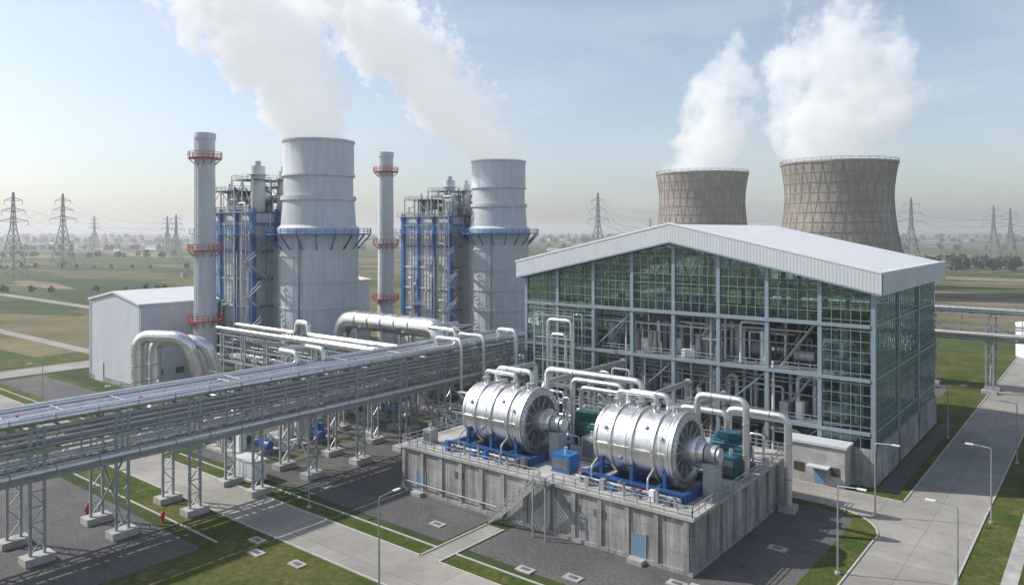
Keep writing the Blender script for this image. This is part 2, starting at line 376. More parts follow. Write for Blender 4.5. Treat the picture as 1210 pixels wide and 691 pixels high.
for x,s in ((xr,1),(xl,-1)):
    b.box(x-.15,ya+.3,zr(x)-3.0,x+.15,yb,zr(x)-.02,'side_fascia',m_fascia); b.box(x-.3,ya,zr(x)-.02,x+.22,yb+.1,zr(x)+.25,'roof_trim',m_white)
    xx=x-s*1.2
    b.box(min(x,xx),ya,zr(x)-3.05,max(x,xx),yb,zr(x)-2.95,'soffit',m_fascia)
cols=[X0,XM-23.4,XM-15.6,XM-7.8,XM,XM+7.8,XM+15.6,XM+23.4,X1]
fl=[7.5,15,22.6]
for x in cols:
    b.box(x-.3,Y0-.1,0,x+.3,Y0+.6,zr(x)-3.0,'column',m_frame)
    for y in (Y0+15,Y0+30): b.box(x-.3,y-.3,0,x+.3,y+.3,zr(x)-1,'column',m_frame)
    b.beam((x,Y0+.3,zr(x)-2.4),(x,Y1,zr(x)-2.4),.3,.8,'rafter',m_frame)
for y in (Y0+6,Y0+15,Y0+30):
    for xa,xb in ((X0,XM),(XM,X1)):
        b.beam((xa,y,zr(xa)-1),(xb,y,zr(xb)-1),.3,.4,'truss',m_galv)
    b.beam((X0,y,26.5),(X1,y,26.5),.3,.4,'truss',m_galv)
    for i in range(16):
        xa=X0+(X1-X0)*i/16; xb=X0+(X1-X0)*(i+1)/16
        if i%2: b.beam((xa,y,26.5),(xb,y,zr(xb)-1),.15,.15,'truss',m_galv)
        else: b.beam((xa,y,zr(xa)-1),(xb,y,26.5),.15,.15,'truss',m_galv)
for z in fl:
    b.box(X0+.35,Y0-.22,z-.45,X1-.35,Y0+.45,z+.05,'spandrel',m_frame)
    b.box(X0+.4,Y0+.7,z-.3,X1-.4,Y0+(9 if z>20 else 20),z-.05,'floor_slab',m_floor)
    b.rail([(cols[2],Y0+.75,z),(cols[7],Y0+.75,z)],'railing',m_galv,step=1.6,w=.09)
for z in (11.3,18.8):
    b.box(X0+.35,Y0+1.6,z-.08,X1-.35,Y0+1.8,z+.08,'rail_beam',m_frame)
for i,k in ((2,2),(5,1),(6,0),(3,1)):
    z0=[.2,7.6,15.2][k]; b.beam((cols[i],Y0+.5,z0),(cols[i+1],Y0+.5,z0+7),.18,.18,'bracing',m_frame)
for i in (2,4,6):
    for k in range(3):
        z0=[.1,7.5,15][k]; xa=cols[i]+1; 
        b.beam((xa,Y0+3,z0),(xa+5.5,Y0+3,z0+7.4),.1,.3,'inner_stair',m_galv); b.beam((xa,Y0+4,z0),(xa+5.5,Y0+4,z0+7.4),.1,.3,'inner_stair',m_galv)
        for q in range(20): b.box(xa+5.5*q/20-.12,Y0+3.05,z0+7.4*q/20,xa+5.5*q/20+.12,Y0+3.95,z0+7.4*q/20+.05,'inner_tread',m_galv)
        b.beam((xa,Y0+3,z0+1),(xa+5.5,Y0+3,z0+8.4),.06,.06,'inner_stair',m_galv)
def glass(xa,xb,za,zbf,y,part='glazing',mg=m_glass):
    n=max(1,round((xb-xa)/1.3)); 
    for i in range(n):
        x=xa+(xb-xa)*i/n; x2=xa+(xb-xa)*(i+1)/n
        b.add([(x,y,za),(x2,y,za),(x2,y,zbf(x2)),(x,y,zbf(x))],[(0,1,2,3)],part,mg)
        if i: b.box(x-.045,y-.1,za,x+.045,y+.06,zbf(x),'mullion',m_mull)
    z=za
    while z<max(zbf(xa),zbf(xb)):
        if z<=min(zbf(xa),zbf(xb)): a0,a1=xa,xb
        else:
            t=(z-zbf(xa))/(zbf(xb)-zbf(xa)); xm=xa+(xb-xa)*t
            a0,a1=(xm,xb) if zbf(xb)>zbf(xa) else (xa,xm)
        b.box(a0,y-.085,z-.045,a1,y+.05,z+.045,'mullion',m_mull); z+=1.5
top=lambda x: zr(x)-2.9
for i in range(8):
    xa,xb=cols[i]+.33,cols[i+1]-.33
    if i in (0,1,7): glass(xa,xb,5.2 if i==7 else .4,top,Y0+.04)
    else: glass(xa,xb,22.7,top,Y0+.04)
for x,mg in ((X1,m_glass2),(X0,m_glass)):
    n=35
    for i in range(n):
        y=Y0+.6+(Y1-Y0-.6)*i/n; y2=Y0+.6+(Y1-Y0-.6)*(i+1)/n
        b.add([(x,y,5.2),(x,y2,5.2),(x,y2,ZE-1),(x,y,ZE-1)],[(0,1,2,3)],'glazing',mg)
        b.box(x-.07,y-.045,5.2,x+.08,y+.045,ZE-1,'mullion',m_mull)
    z=5.2
    while z<ZE-1.5:
        b.box(x-.06,Y0+.6,z-.045,x+.065,Y1,z+.045,'mullion',m_mull); z+=1.5
    for z in fl: b.box(x-.15,Y0+.7,z-.3,x+.1,Y1,z,'spandrel',m_frame)
    b.box(x-.3,Y0-.3,0,x+.3,Y1,5.15,'plinth_wall',m_conc)
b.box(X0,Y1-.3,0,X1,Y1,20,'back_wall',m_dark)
n=40
for i in range(n):
    x=X0+(X1-X0)*i/n; x2=X0+(X1-X0)*(i+1)/n
    b.add([(x,Y1-.2,20),(x2,Y1-.2,20),(x2,Y1-.2,top(x2)),(x,Y1-.2,top(x))],[(0,1,2,3)],'glazing',m_glass); b.box(x-.05,Y1-.3,20,x+.05,Y1-.1,top(x),'mullion',m_mull)
for z in range(21,28,2): b.box(X0,Y1-.29,z-.05,X1,Y1-.11,z+.05,'mullion',m_mull)
b.box(cols[7]+.35,Y0-.3,0,X1-.35,Y0+.5,5.15,'plinth_wall',m_conc)
b.box(-37.5,Y0-3.6,0,-29.5,Y0-.35,5.6,'annex',m_concl); b.box(-37.8,Y0-3.9,5.6,-29.2,Y0-.36,5.95,'annex_roof',m_fascia)
b.box(-33.6,Y0-3.68,0,-32.2,Y0-3.6,2.4,'door',m_door); b.box(-36.5,Y0-3.68,1.6,-35,Y0-3.6,2.8,'window',m_dark); b.box(-31.4,Y0-3.68,1.6,-30.2,Y0-3.6,2.8,'window',m_dark)
b.box(-34.4,Y0-5.0,2.7,-31.4,Y0-3.6,2.85,'canopy',m_fascia)
b.box(X1+.3,124,0,X1+.38,125.4,2.3,'door',m_door)
rd=random.Random(4)
for k in range(4):
    z0=[.1,7.5,15,22.65][k]
    for i in range(60 if k<3 else 16):
        x=rd.uniform(X0+2,X1-3); y=Y0+rd.uniform(1.2,9 if k<3 else 6); 
        t=rd.random(); h=rd.uniform(1.5,6.2); m=rd.choice([m_pipe,m_pipe,m_white,m_pipeg,m_galv,m_white,m_panel,m_silver])
        if k==3: h*=.5
        if t<.3: b.cyl((x,y,z0),(x,y,z0+h),rd.uniform(.3,.9),'vessel',m,n=14)
        elif t<.45:
            b.cyl((x,y,z0+1.6),(x+rd.uniform(2.5,5),y,z0+1.6),rd.uniform(.5,1.2),'vessel',m,n=14); b.box(x,y-.5,z0,x+.3,y+.5,z0+1.2,'saddle',m_frame)
        elif t<.65: b.box(x,y,z0,x+rd.uniform(.8,2.4),y+rd.uniform(.8,2),z0+h*.5,'cabinet',m)
        else:
            x2=x+rd.uniform(-6,6); x2=max(X0+1.5,min(X1-1.5,x2)); zz=z0+rd.uniform(3,6.6)
            b.tube([(x,y,z0),(x,y,zz),(x2,y,zz),(x2,y,z0+.5)],rd.uniform(.12,.35),'pipework',m,n=8)
    if k<3:
        for i in range(14):
            y=Y0+rd.uniform(1.0,9); z=z0+rd.uniform(4.6,6.9); xa=rd.uniform(X0+1,XM); xb=rd.uniform(XM,X1-1)
            b.tube([(xa,y,z),(xb,y,z)],rd.uniform(.08,.24),'pipework',rd.choice([m_pipe,m_galv,m_pipeg,m_white]),n=8)
for i in range(30):
    x=rd.uniform(X0+2,X1-2); y=Y0+rd.uniform(1.1,8); b.tube([(x,y,.1),(x,y,rd.uniform(14,28))],rd.uniform(.1,.3),'pipework',rd.choice([m_pipe,m_galv,m_white]),n=8)
b.done()
# ------------------------------------------------------------------ heat recovery boilers
def boiler(off,seed):
    rd=random.Random(seed); b=B('heat_recovery_boiler')
    cx,cy=-148.3,111.8
    prof=[(0,9.5),(.6,9.5),(.6,9.2)]
    for z in (6,12,18,24,30): prof+=[(z,9.2),(z,9.42),(z+.35,9.42),(z+.35,9.2)]
    prof+=[(34,9.2),(34.6,9.5),(36.5,9.5),(37.2,8.7),(43,8.3),(43,8.75),(44,8.75),(44,8.1),(48.6,8.0),(48.6,8.5),(49.1,8.5),(49.6,8.25),(56.6,8.25),(56.6,8.45),(57.1,8.45),(57.1,7.8),(40,7.8),(40,.01)]
    b.lathe((cx,cy,0),(0,0,1),prof,72,'flue_stack',m_stack)
    b.box(cx+4.2,cy-8.9,2,cx+4.3,cy-8.3,34,'ladder',m_galv)
    for i in range(24):
        a=2*math.pi*i/24; b.beam((cx+9.22*math.cos(a),cy+9.22*math.sin(a),1),(cx+9.22*math.cos(a),cy+9.22*math.sin(a),34),.1,.06,'seam',m_stack)
    rg=12.2; n=36; pv=None
    b.lathe((cx,cy,34.9),(0,0,1),[(0,9.4),(0,rg),(.3,rg),(.3,9.4)],n,'gallery',m_blue)
    for i in range(n+1):
        a=2*math.pi*i/n; p=(cx+rg*math.cos(a),cy+rg*math.sin(a),35.2)
        b.beam(p,(p[0],p[1],36.4),.12,.12,'railing',m_blue)
        if pv:
            for h in (.6,1.2): b.beam((pv[0],pv[1],35.2+h),(p[0],p[1],35.2+h),.1,.1,'railing',m_blue)
        pv=p
        if i%2==0:
            b.beam((cx+9.3*math.cos(a),cy+9.3*math.sin(a),31.6),(cx+rg*math.cos(a),cy+rg*math.sin(a),34.9),.26,.26,'bracket',m_blue)
    x0,x1,y0,y1=-178,-158,100.5,123.5
    b.box(x0,y0,3,x1,y1,40,'casing',m_panel)
    b.box(x1,y0+5,6,cx,y1-5,33,'transition_duct',m_panel)
    xs=[x0-.2,x0+6.7,x0+13.4,x1+.2]
    for x in xs:
        w=.6 if x in (xs[0],xs[3]) else .35
        b.box(x-w,y0-.8,0,x+w,y0-.04,41,'column',m_blue)
    for y in (y0,y0+6,y0+12,y0+18,y1):
        b.box(x1+.04,y-.35,0,x1+.75,y+.35,41,'column',m_blue)
    for z in (5,11.5,18,24.5,31,37.5):
        b.box(x0-.2,y0-.5,z-.25,x1+.2,y0-.06,z+.25,'girder',m_blue if z in (5,31) else m_panel)
        b.box(x1+.06,y0,z-.3,x1+.6,y1,z+.3,'girder',m_blue)
    x=x0+.6
    while x<x1:
        b.box(x-.06,y0-.2,5,x+.06,y0-.02,38,'stiffener',m_panel); x+=1.3
    z=6
    while z<38: b.box(x0,y0-.16,z-.05,x1,y0-.025,z+.05,'stiffener',m_panel); z+=1.6
    for z,w in ((35.2,2.6),(40.4,1.2)):
        mg=m_blue if 34<z<36 else m_galv
        b.box(x0-w,y0-w-.8,z-.2,x1+w,y0-.96,z,'gallery',mg)
        b.box(x0-w-.2,y0-w-.8,z-.2,x0-w-.01,y1,z,'gallery',m_galvd)
        b.rail([(x0-w,y1,z),(x0-w,y0-w-.8,z),(x1+w,y0-w-.8,z),(x1+w,y0-.9,z)],'railing',mg,w=.1,h=1.2)
        for x in xs: b.beam((x,y0-.7,z-2),(x,y0-w-.7,z-.2),.15,.15,'bracket',m_blue)
    for i in range(9):
        x=rd.uniform(x0+.5,x1-.5); z1=rd.uniform(16,41); z0=rd.uniform(0,12)
        xx=x+rd.uniform(-3,3); zz=rd.uniform(z0+2,z1-2); y=y0-rd.uniform(.8,1.1)
        b.tube([(x,y,z0),(x,y,zz),(xx,y,zz),(xx,y,z1)],rd.uniform(.12,.26),'riser_pipe',rd.choice([m_pipe,m_silver,m_pipe]),n=8)
    for z in (13,27):
        xa=rd.uniform(x0,x0+9); L=rd.uniform(5,9); b.box(xa,y0-2.0,z-.12,xa+L,y0-.82,z,'gallery',m_galv); b.rail([(xa,y0-2.0,z),(xa+L,y0-2.0,z)],'railing',m_galv,w=.1)
    sx0,sx1,sy=x1+1.2,x1+2.8,y0-3
    for i in range(9):
        z=4.1*i; a,c=(sy,sy+5) if i%2 else (sy+5,sy)
        b.beam((sx0,a,z),(sx0,c,z+4.1),.08,.25,'stair',m_galv); b.beam((sx1,a,z),(sx1,c,z+4.1),.08,.25,'stair',m_galv)
        for q in range(12):
            t=(q+.5)/12; yy=a+(c-a)*t; b.box(sx0,yy-.12,z+4.1*t-.03,sx1,yy+.12,z+4.1*t+.03,'stair_tread',m_galv)
        b.beam((sx1,a,z+1.1),(sx1,c,z+5.2),.08,.08,'stair',m_galv)
        b.box(sx0,c-.6,z+4,sx1,c+.6,z+4.12,'stair',m_galv)
    for x in (sx0,sx1):
        for y in (sy-.7,sy+5.7): b.box(x-.1,y-.1,0,x+.1,y+.1,40,'stair_post',m_galv)
    b.box(x0-.3,y0-.3,40,x1+.3,y1+.3,40.4,'roof_deck',m_galvd)
    for (x,y,l,r) in ((-176,106,16,1.5),(-175,112,14,1.2),(-174,118,13,1.3)):
        b.lathe((x,y,44),(1,0,0),[(0,.01),(.1,r*.6),(.6,r),(l-.6,r),(l-.1,r*.6),(l,.01)],20,'steam_drum',m_silver)
        for k in (2,l-2): b.box(x+k-.3,y-1,40.4,x+k+.3,y+1,43,'drum_saddle',m_blue)
    for (x,y,r,h) in ((-161.5,104,1.7,11),(-165.5,108,1.1,6.5),(-160,110,1.2,10),(-170,103,.8,5),(-174,104,.6,6),(-167,114,.9,8)):
        b.cyl((x,y,40.4),(x,y,40.4+h),r,'vent_silencer',m_stack,n=18); b.lathe((x,y,40.4+h*.8),(0,0,1),[(0,r),(0,r+.6),(.15,r+.6),(.15,r)],18,'vent_ring',m_galv)
        b.cyl((x,y,40.4+h),(x,y,41.6+h),r*.4,'vent_tip',m_galv,n=10)
    for i in range(22):
        x=rd.uniform(x0,x1); y=rd.uniform(y0,y0+12); h=rd.uniform(2,7); xx=x+rd.uniform(-4,4)
        b.tube([(x,y,40.3),(x,y,40.4+h),(xx,y,40.4+h),(xx,y,41)],rd.uniform(.1,.3),'roof_pipe',rd.choice([m_pipe,m_galv,m_galv]),n=8)
    for (xa,ya_,xb,yb_,z) in ((-178,100.5,-166,110,45.5),(-168,101,-159,112,48),(-177,112,-160,123,47)):
        for x in (xa,xb,(xa+xb)/2):
            for y in (ya_,yb_): b.box(x-.14,y-.14,40.4,x+.14,y+.14,z+.02,'roof_frame',m_galv)
        b.box(xa,ya_,z,xb,yb_,z+.15,'roof_gallery',m_blued)
        b.rail([(xa,yb_,z),(xa,ya_,z),(xb,ya_,z),(xb,yb_,z)],'railing',m_galv,w=.1,h=1.2)
        b.beam((xa,ya_,40.5),((xa+xb)/2,ya_,z),.14,.14,'roof_frame',m_galv); b.beam(((xa+xb)/2,ya_,z),(xb,ya_,40.5),.14,.14,'roof_frame',m_galv)
    b.rail([(x0,y1,40.4),(x0,y0,40.4),(x1,y0,40.4),(x1,y1,40.4)],'railing',m_galv,w=.1,h=1.2)
    for i in range(12):
        x=rd.uniform(x0-4,x1+16); y=y0-rd.uniform(4,13)
        if off[1]==0: x=rd.uniform(-156,-136); 
        t=rd.random()
        if t<.4: b.cyl((x,y,0),(x,y,rd.uniform(3,8)),rd.uniform(.8,1.8),'vessel',rd.choice([m_silver,m_white,m_pipeg]),n=18)
        elif t<.7: b.box(x,y,0,x+rd.uniform(2,5),y+3,rd.uniform(2,4.5),'equipment_housing',rd.choice([m_panel,m_white,m_galvd]))
        else: b.cyl((x,y,2.5),(x+rd.uniform(4,7),y,2.5),rd.uniform(.9,1.6),'exchanger',m_silver,n=18); b.box(x+.5,y-.7,0,x+1,y+.7,1.7,'saddle',m_conc)
        b.tube([(x,y,1),(x,y,rd.uniform(6,11)),(x+rd.uniform(-6,6),y,8),(x+3,y+6,8)],.25,'pipework',m_pipe,n=8)
    b.done(off)
boiler((0,0,0),1); boiler((0,67,0),2)
def chimney(x,y,H):
    b=B('chimney')
    pr=[(0,2.9),(1,2.9),(1.5,2.45)]
    for i in range(1,10):
        z=H*i/10; r=2.45-.3*z/H; pr+=[(z,r),(z,r+.1),(z+.2,r+.1),(z+.2,r)]
    pr+=[(H-1.4,2.15),(H-1.4,2.35),(H,2.35),(H,1.8),(H-6,1.8),(H-6,.01)]
    b.lathe((x,y,0),(0,0,1),pr,36,'shaft',m_stack)
    for z in (H*.265,H*.54,H*.9):
        r=2.4-.3*z/H; n=20; rg=r+1.5
        b.lathe((x,y,z),(0,0,1),[(0,r),(0,rg),(.2,rg),(.2,r)],n,'gallery',m_red)
        for i in range(n):
            a=2*math.pi*i/n;c=2*math.pi*(i+1)/n
            p=Vector((x+rg*math.cos(a),y+rg*math.sin(a),z+.2));q=Vector((x+rg*math.cos(c),y+rg*math.sin(c),z+.2))
            b.beam(p,p+Vector((0,0,1.3)),.1,.1,'railing',m_red)
            if i%2==0: b.beam((x+r*math.cos(a),y+r*math.sin(a),z-1.4),(p.x,p.y,z),.14,.14,'bracket',m_red)
            for h in (.65,1.3): b.beam(p+Vector((0,0,h)),q+Vector((0,0,h)),.09,.09,'railing',m_red)
    b.box(x+.6,y-2.9,1,x+.7,y-2.75,H-1,'ladder',m_galv); b.box(x+1.2,y-2.9,1,x+1.3,y-2.75,H-1,'ladder',m_galv)
    b.done()
chimney(-161.9,90.7,58); chimney(-169,151.5,59)
b=B('bypass_duct')
for dy in (0,3.4):
    b.tube([(-152,71+dy,0),(-152,71+dy,15-dy*.3),(-142.5+dy*.3,76+dy,15-dy*.3),(-142.5+dy*.3,80+dy,3)],1.25,'duct',m_silver,n=20,rb=3)
    for z in (3,6,9): b.lathe((-152,71+dy,z),(0,0,1),[(0,1.25),(0,1.38),(.2,1.38),(.2,1.25)],20,'band',m_galv)
b.done()
def unit(x,y,seed):
    rd=random.Random(seed); b=B('process_skid')
    b.box(x,y,0,x+11,y+7,.4,'plinth',m_concl)
    for i in range(7):
        px,py=x+rd.uniform(.8,9.5),y+rd.uniform(.8,6); t=rd.random()
        if t<.4: b.lathe((px,py,.4),(0,0,1),[(0,.01),(0,.9),(4,.9),(4.6,.5),(4.8,.01)],16,'vessel',rd.choice([m_silver,m_white,m_pipeg]))
        elif t<.7: b.box(px,py,.4,px+1.8,py+1,rd.uniform(1.6,3),'control_cabinet',rd.choice([m_white,m_panel,m_green,m_blue]))
        else: b.cyl((px,py,1.6),(px+3.5,py,1.6),.7,'pump_barrel',rd.choice([m_blue,m_green,m_silver]),n=14)
    for i in range(9):
        px,py=x+rd.uniform(0,11),y+rd.uniform(0,7); h=rd.uniform(3,10)
        b.tube([(px,py,.4),(px,py,h),(px+rd.uniform(-6,6),py,h),(px+rd.uniform(-6,6),py+3,.5)],rd.uniform(.12,.35),'pipework',rd.choice([m_pipe,m_silver,m_galv]),n=8)
    for px in (x,x+5.5,x+11):
        for py in (y,y+7): b.box(px-.15,py-.15,.4,px+.15,py+.15,7,'frame',m_galv)
        b.beam((px,y,7),(px,y+7,7),.25,.3,'frame',m_galv)
    for py in (y,y+7): b.beam((x,py,7.2),(x+11,py,7.2),.25,.3,'frame',m_galv)
    b.rail([(x,y,7.3),(x+11,y,7.3),(x+11,y+7,7.3)],'railing',m_galv,w=.09)
    b.done()
for i,(x,y) in enumerate(((-118,66),(-117,76),(-140,78),(-140,97),(-118,96),(-116,108),(-88,100),(-87,88),(-72,105),(-128,125),(-112,122),(-125,142),(-137,64))): unit(x,y,20+i)
# ------------------------------------------------------------------ warehouses
def warehouse(x0,y0,x1,y1,h,rise):
    b=B('warehouse'); xm=(x0+x1)/2
    b.add([(x0,y0,0),(x1,y0,0),(x1,y1,0),(x0,y1,0),(x0,y0,h),(x1,y0,h),(x1,y1,h),(x0,y1,h),(xm,y0,h+rise),(xm,y1,h+rise)],
          [(0,1,5,8,4),(1,2,6,5),(2,3,7,9,6),(3,0,4,7)],'wall',m_wall)
    o=.4
    for xa,za,xb,zb in ((x0-o,h-.05,xm,h+rise+.05),(xm,h+rise+.05,x1+o,h-.05)):
        b.add([(xa,y0-o,za),(xb,y0-o,zb),(xb,y1+o,zb),(xa,y1+o,za),(xa,y0-o,za-.5),(xb,y0-o,zb-.5)],[(0,1,2,3),(4,5,1,0)],'roof',m_roof)
    b.box(x1+.01,y0-o,h-.5,x1+o+.05,y1+o,h-.06,'gutter',m_fascia)
    b.box(x0-.1,y0-.12,0,x1+.1,y0-.01,1.2,'base_course',m_conc)
    b.box(x0+3,y0-.18,0,x0+7.5,y0-.125,4.6,'roller_door',m_fascia); b.box(x1-4,y0-.18,0,x1-2.8,y0-.125,2.3,'door',m_door)
    for k in range(3): b.box(x1+.02,y0+3+k*5,3,x1+.12,y0+5+k*5,4.4,'window',m_dark)
    for xx in (x0+.3,x1-.3): b.box(xx-.1,y0-.3,0,xx+.1,y0-.13,h,'downpipe',m_fascia)
    b.done()
warehouse(-196,80,-170,98.5,19.6,2.2); warehouse(-222,128,-186,160,20.5,2)
# ------------------------------------------------------------------ turbine platform
PX0,PX1,PY0,PY1,PZ=-78,-34.5,73,102.5,6.2
b=B('concrete_platform')
b.box(PX0,PY0,0,PX1,PY1,PZ-.35,'wall',m_conc); b.box(PX0-.35,PY0-.35,PZ-.35,PX1+.35,PY1+.35,PZ,'deck',m_concl)
b.box(PX0-.2,PY0-.2,0,PX1+.2,PY1+.2,.5,'footing',m_conc)
x=PX0+.5
while x<PX1-.2:
    b.box(x-.28,PY0-.22,.5,x+.28,PY0-.003,PZ-.36,'pilaster',m_conc); x+=3.54
y=PY0+.5
while y<PY1:
    b.box(PX1+.003,y-.28,.5,PX1+.22,y+.28,PZ-.36,'pilaster',m_conc); y+=3.54
for x in (-41.4,-75):
    b.box(x,PY0-.1,.5,x+1.5,PY0-.01,3,'door',m_door); b.box(x-.15,PY0-.12,.5,x-.003,PY0-.011,3.2,'door_frame',m_galv);b.box(x+1.503,PY0-.12,.5,x+1.65,PY0-.011,3.2,'door_frame',m_galv); b.box(x-.15,PY0-1.2,.0,x+1.65,PY0-.25,.5,'door_step',m_concl)
for x in (-68,-50,-46.5): b.box(x,PY0-.08,3.6,x+1.6,PY0-.01,4.4,'louvre',m_galvd)
e=.1
b.rail([(-52.2,PY0-e,PZ),(PX1+e,PY0-e,PZ),(PX1+e,PY1,PZ),(PX0-e,PY1,PZ),(PX0-e,PY0-e,PZ),(-54.2,PY0-e,PZ)],'railing',m_galv,step=1.5,w=.09)
b.tube([(PX0+1,PY0-.4,1.5),(-60.5,PY0-.4,1.5)],.07,'conduit',m_galv,n=6)
b.done()
b=B('metal_stairway')
xa,xb,z1=-60.5,-53.6,PZ; ya,yb=70.9,72.4
for y in (ya,yb):
    b.beam((xa,y,0),(xb,y,z1),.1,.4,'stringer',m_pipe)
    for h in (.55,1.1): b.beam((xa,y,h),(xb,y,z1+h),.1,.1,'handrail',m_pipe)
    for i in range(8):
        t=i/7; b.beam((xa+(xb-xa)*t,y,z1*t),(xa+(xb-xa)*t,y,z1*t+1.1),.1,.1,'handrail',m_pipe)
for i in range(1,24):
    t=i/24; x=xa+(xb-xa)*t; b.box(x-.13,ya+.05,z1*t-.03,x+.13,yb-.05,z1*t+.03,'tread',m_pipe)
b.box(xb,ya-.1,z1-.12,xb+1.8,PY0-.36,z1-.01,'landing',m_galvd)
b.rail([(xb,ya,z1),(xb+1.8,ya,z1),(xb+1.8,PY0-.4,z1)],'handrail',m_galv,step=1,w=.07)
for x in (xb,xb+1.8): b.box(x-.08,ya-.08,0,x+.08,ya+.08,z1,'post',m_galv)
b.done()
def turbine(cx,seed):
    rd=random.Random(seed); b=B('gas_turbine'); cy,cz=80.4,10.9
    pr=[(-6.3,.01),(-6.3,1.9),(-6.15,2.2),(-5.95,2.9),(-5.7,3.3),(-5.5,3.45),(-5.5,3.75),(-5.15,3.75),(-5.15,3.6),(-4.9,3.82),(-3.3,3.9),(-3.3,4.12),(-2.95,4.12),(-2.95,3.92),(-.5,3.96),(-.5,4.2),(-.12,4.2),(-.12,3.96),(2.3,3.95),(2.3,4.18),(2.65,4.18),(2.65,3.94),(4.2,3.9),(4.2,4.32),(4.5,4.32),(4.5,4.2),(4.6,4.2),(4.6,4.32),(4.95,4.32),(4.95,3.75),(5.15,3.7),(5.15,3.3),(4.7,3.15)]
    b.lathe((cx,cy,cz),(1,0,0),pr,72,'casing',m_barrel)
    b.lathe((cx,cy,cz),(1,0,0),[(4.7,3.2),(4.3,2.6),(4.55,2.2),(4.55,1.9),(4.4,1.5)],48,'end_cover',m_galvd)
    b.lathe((cx,cy,cz),(1,0,0),[(4.3,1.6),(6.2,1.55),(6.2,1.75),(6.5,1.75),(6.5,1.2),(7.2,1.15),(7.2,.5),(8.6,.5),(8.6,.8),(8.9,.8),(8.9,.01)],32,'shaft',m_barrel)
    for i in range(12):
        a=2*math.pi*i/12; c,s_=math.cos(a),math.sin(a)
        b.beam((cx+4.75,cy+1.6*c,cz+1.6*s_),(cx+4.75,cy+3.15*c,cz+3.15*s_),.1,.22,'strut',m_galv)
    for (t,r,n) in ((4.95,4.05,40),(6.5,1.5,14),(5.15,3.5,26)):
        for i in range(n):
            a=2*math.pi*i/n; p=(cx+t-.02,cy+r*math.cos(a),cz+r*math.sin(a)); b.cyl(p,(p[0]+.14,p[1],p[2]),.08,'bolt',m_galv,n=6)
    for s_ in (-1,1):
        b.box(cx-5,cy+s_*3.8,cz-.12,cx+4.2,cy+s_*4.15,cz+.12,'split_flange',m_barrel)
    for t in (-4.2,-1.2,.9,3.4):
        b.cyl((cx+t,cy,cz+3.7),(cx+t,cy,cz+4.6),.42,'nozzle',m_silver,n=16); b.cyl((cx+t,cy,cz+4.5),(cx+t,cy,cz+4.68),.62,'nozzle_flange',m_galv,n=16)
    for t,a0,sgn in ((-4.0,.5,1),(1.2,.7,1),(-1.8,.35,-1),(3.3,.45,1)):
        p=(cx+t,cy-3.8*math.cos(a0),cz+3.8*math.sin(a0)*sgn)
        b.cyl(p,(p[0],p[1]-.45*math.cos(a0),p[2]+.45*math.sin(a0)*sgn),.26,'inspection_port',m_galv,n=14)
    b.tube([(cx-4.2,cy,cz+4.6),(cx-4.2,cy,cz+5.5),(cx+.9,cy,cz+5.5),(cx+.9,cy,cz+4.6)],.3,'manifold',m_pipe,n=12)
    for t in (-.85,3.6):
        pts=[(cx+t,cy+4.25*math.cos(a),cz+4.25*math.sin(a)) for a in [math.radians(-70-220*k/24) for k in range(25)]]
        b.tube(pts,.07,'fuel_ring',m_galv,n=6,rb=.1)
    for t in (-4.4,-.3,3.9):
        b.box(cx+t-.35,cy-3.3,7.2,cx+t+.35,cy+3.3,7.9,'saddle',m_blued)
        for s_ in (-1,1):
            b.beam((cx+t,cy+s_*3.6,7.2),(cx+t,cy+s_*3.5,cz-1.6),.5,.4,'leg',m_blued)
    for s_ in (-1,1):
        b.box(cx-6.8,cy+s_*4.3-.2,PZ,cx+6.8,cy+s_*4.3+.2,7.1,'skid_beam',m_blued)
        b.box(cx-6.8,cy+s_*4.3-.42,7.1,cx+6.8,cy+s_*4.3+.42,7.25,'skid_beam',m_blued)
        for k in range(14): b.box(cx-6.6+k,cy+s_*4.3-.4,PZ,cx-6.5+k,cy+s_*4.3+.4,7.098,'skid_web',m_blued)
    for t in (-6.6,-3,0,3,6.6): b.box(cx+t-.25,cy-4,PZ,cx+t+.25,cy+4,7.19,'skid_cross',m_blued)
    b.box(cx+7.2,cy-1.0,PZ,cx+8.6,cy+1.0,cz-.9,'bearing_pedestal',m_galv); b.cyl((cx+7.3,cy,cz),(cx+8.5,cy,cz),1.0,'bearing',m_galv,n=20)
    for i in range(13):
        x=cx-6.4+i*1.05; y=cy-5.0-rd.random()*.9; h=rd.uniform(.4,1.5)
        if rd.random()<.5: b.box(x,y-.3,PZ,x+.6,y+.3,PZ+h,'junction_box',rd.choice([m_blue,m_galv,m_white,m_galvd]))
        else: b.cyl((x,y,PZ),(x,y,PZ+h),.18,'valve_body',rd.choice([m_galv,m_galv,m_blue]),n=10); b.lathe((x,y,PZ+h),(0,0,1),[(0,.05),(.05,.3),(.1,.3),(.1,.05)],12,'handwheel',m_red if rd.random()<.3 else m_galvd)
    for z,yy in ((6.6,4.9),(6.9,5.2)): b.tube([(cx-7,cy-yy,z),(cx+6.5,cy-yy,z)],.11,'service_pipe',m_pipe,n=8)
    for x in (cx-5,cx+2.4): b.tube([(x,cy-4.9,6.6),(x,cy-4.9,8.2),(x,cy-3.6,8.9)],.12,'service_pipe',m_pipe,n=8)
    b.done()
turbine(-43.4,1); turbine(-64.6,2)
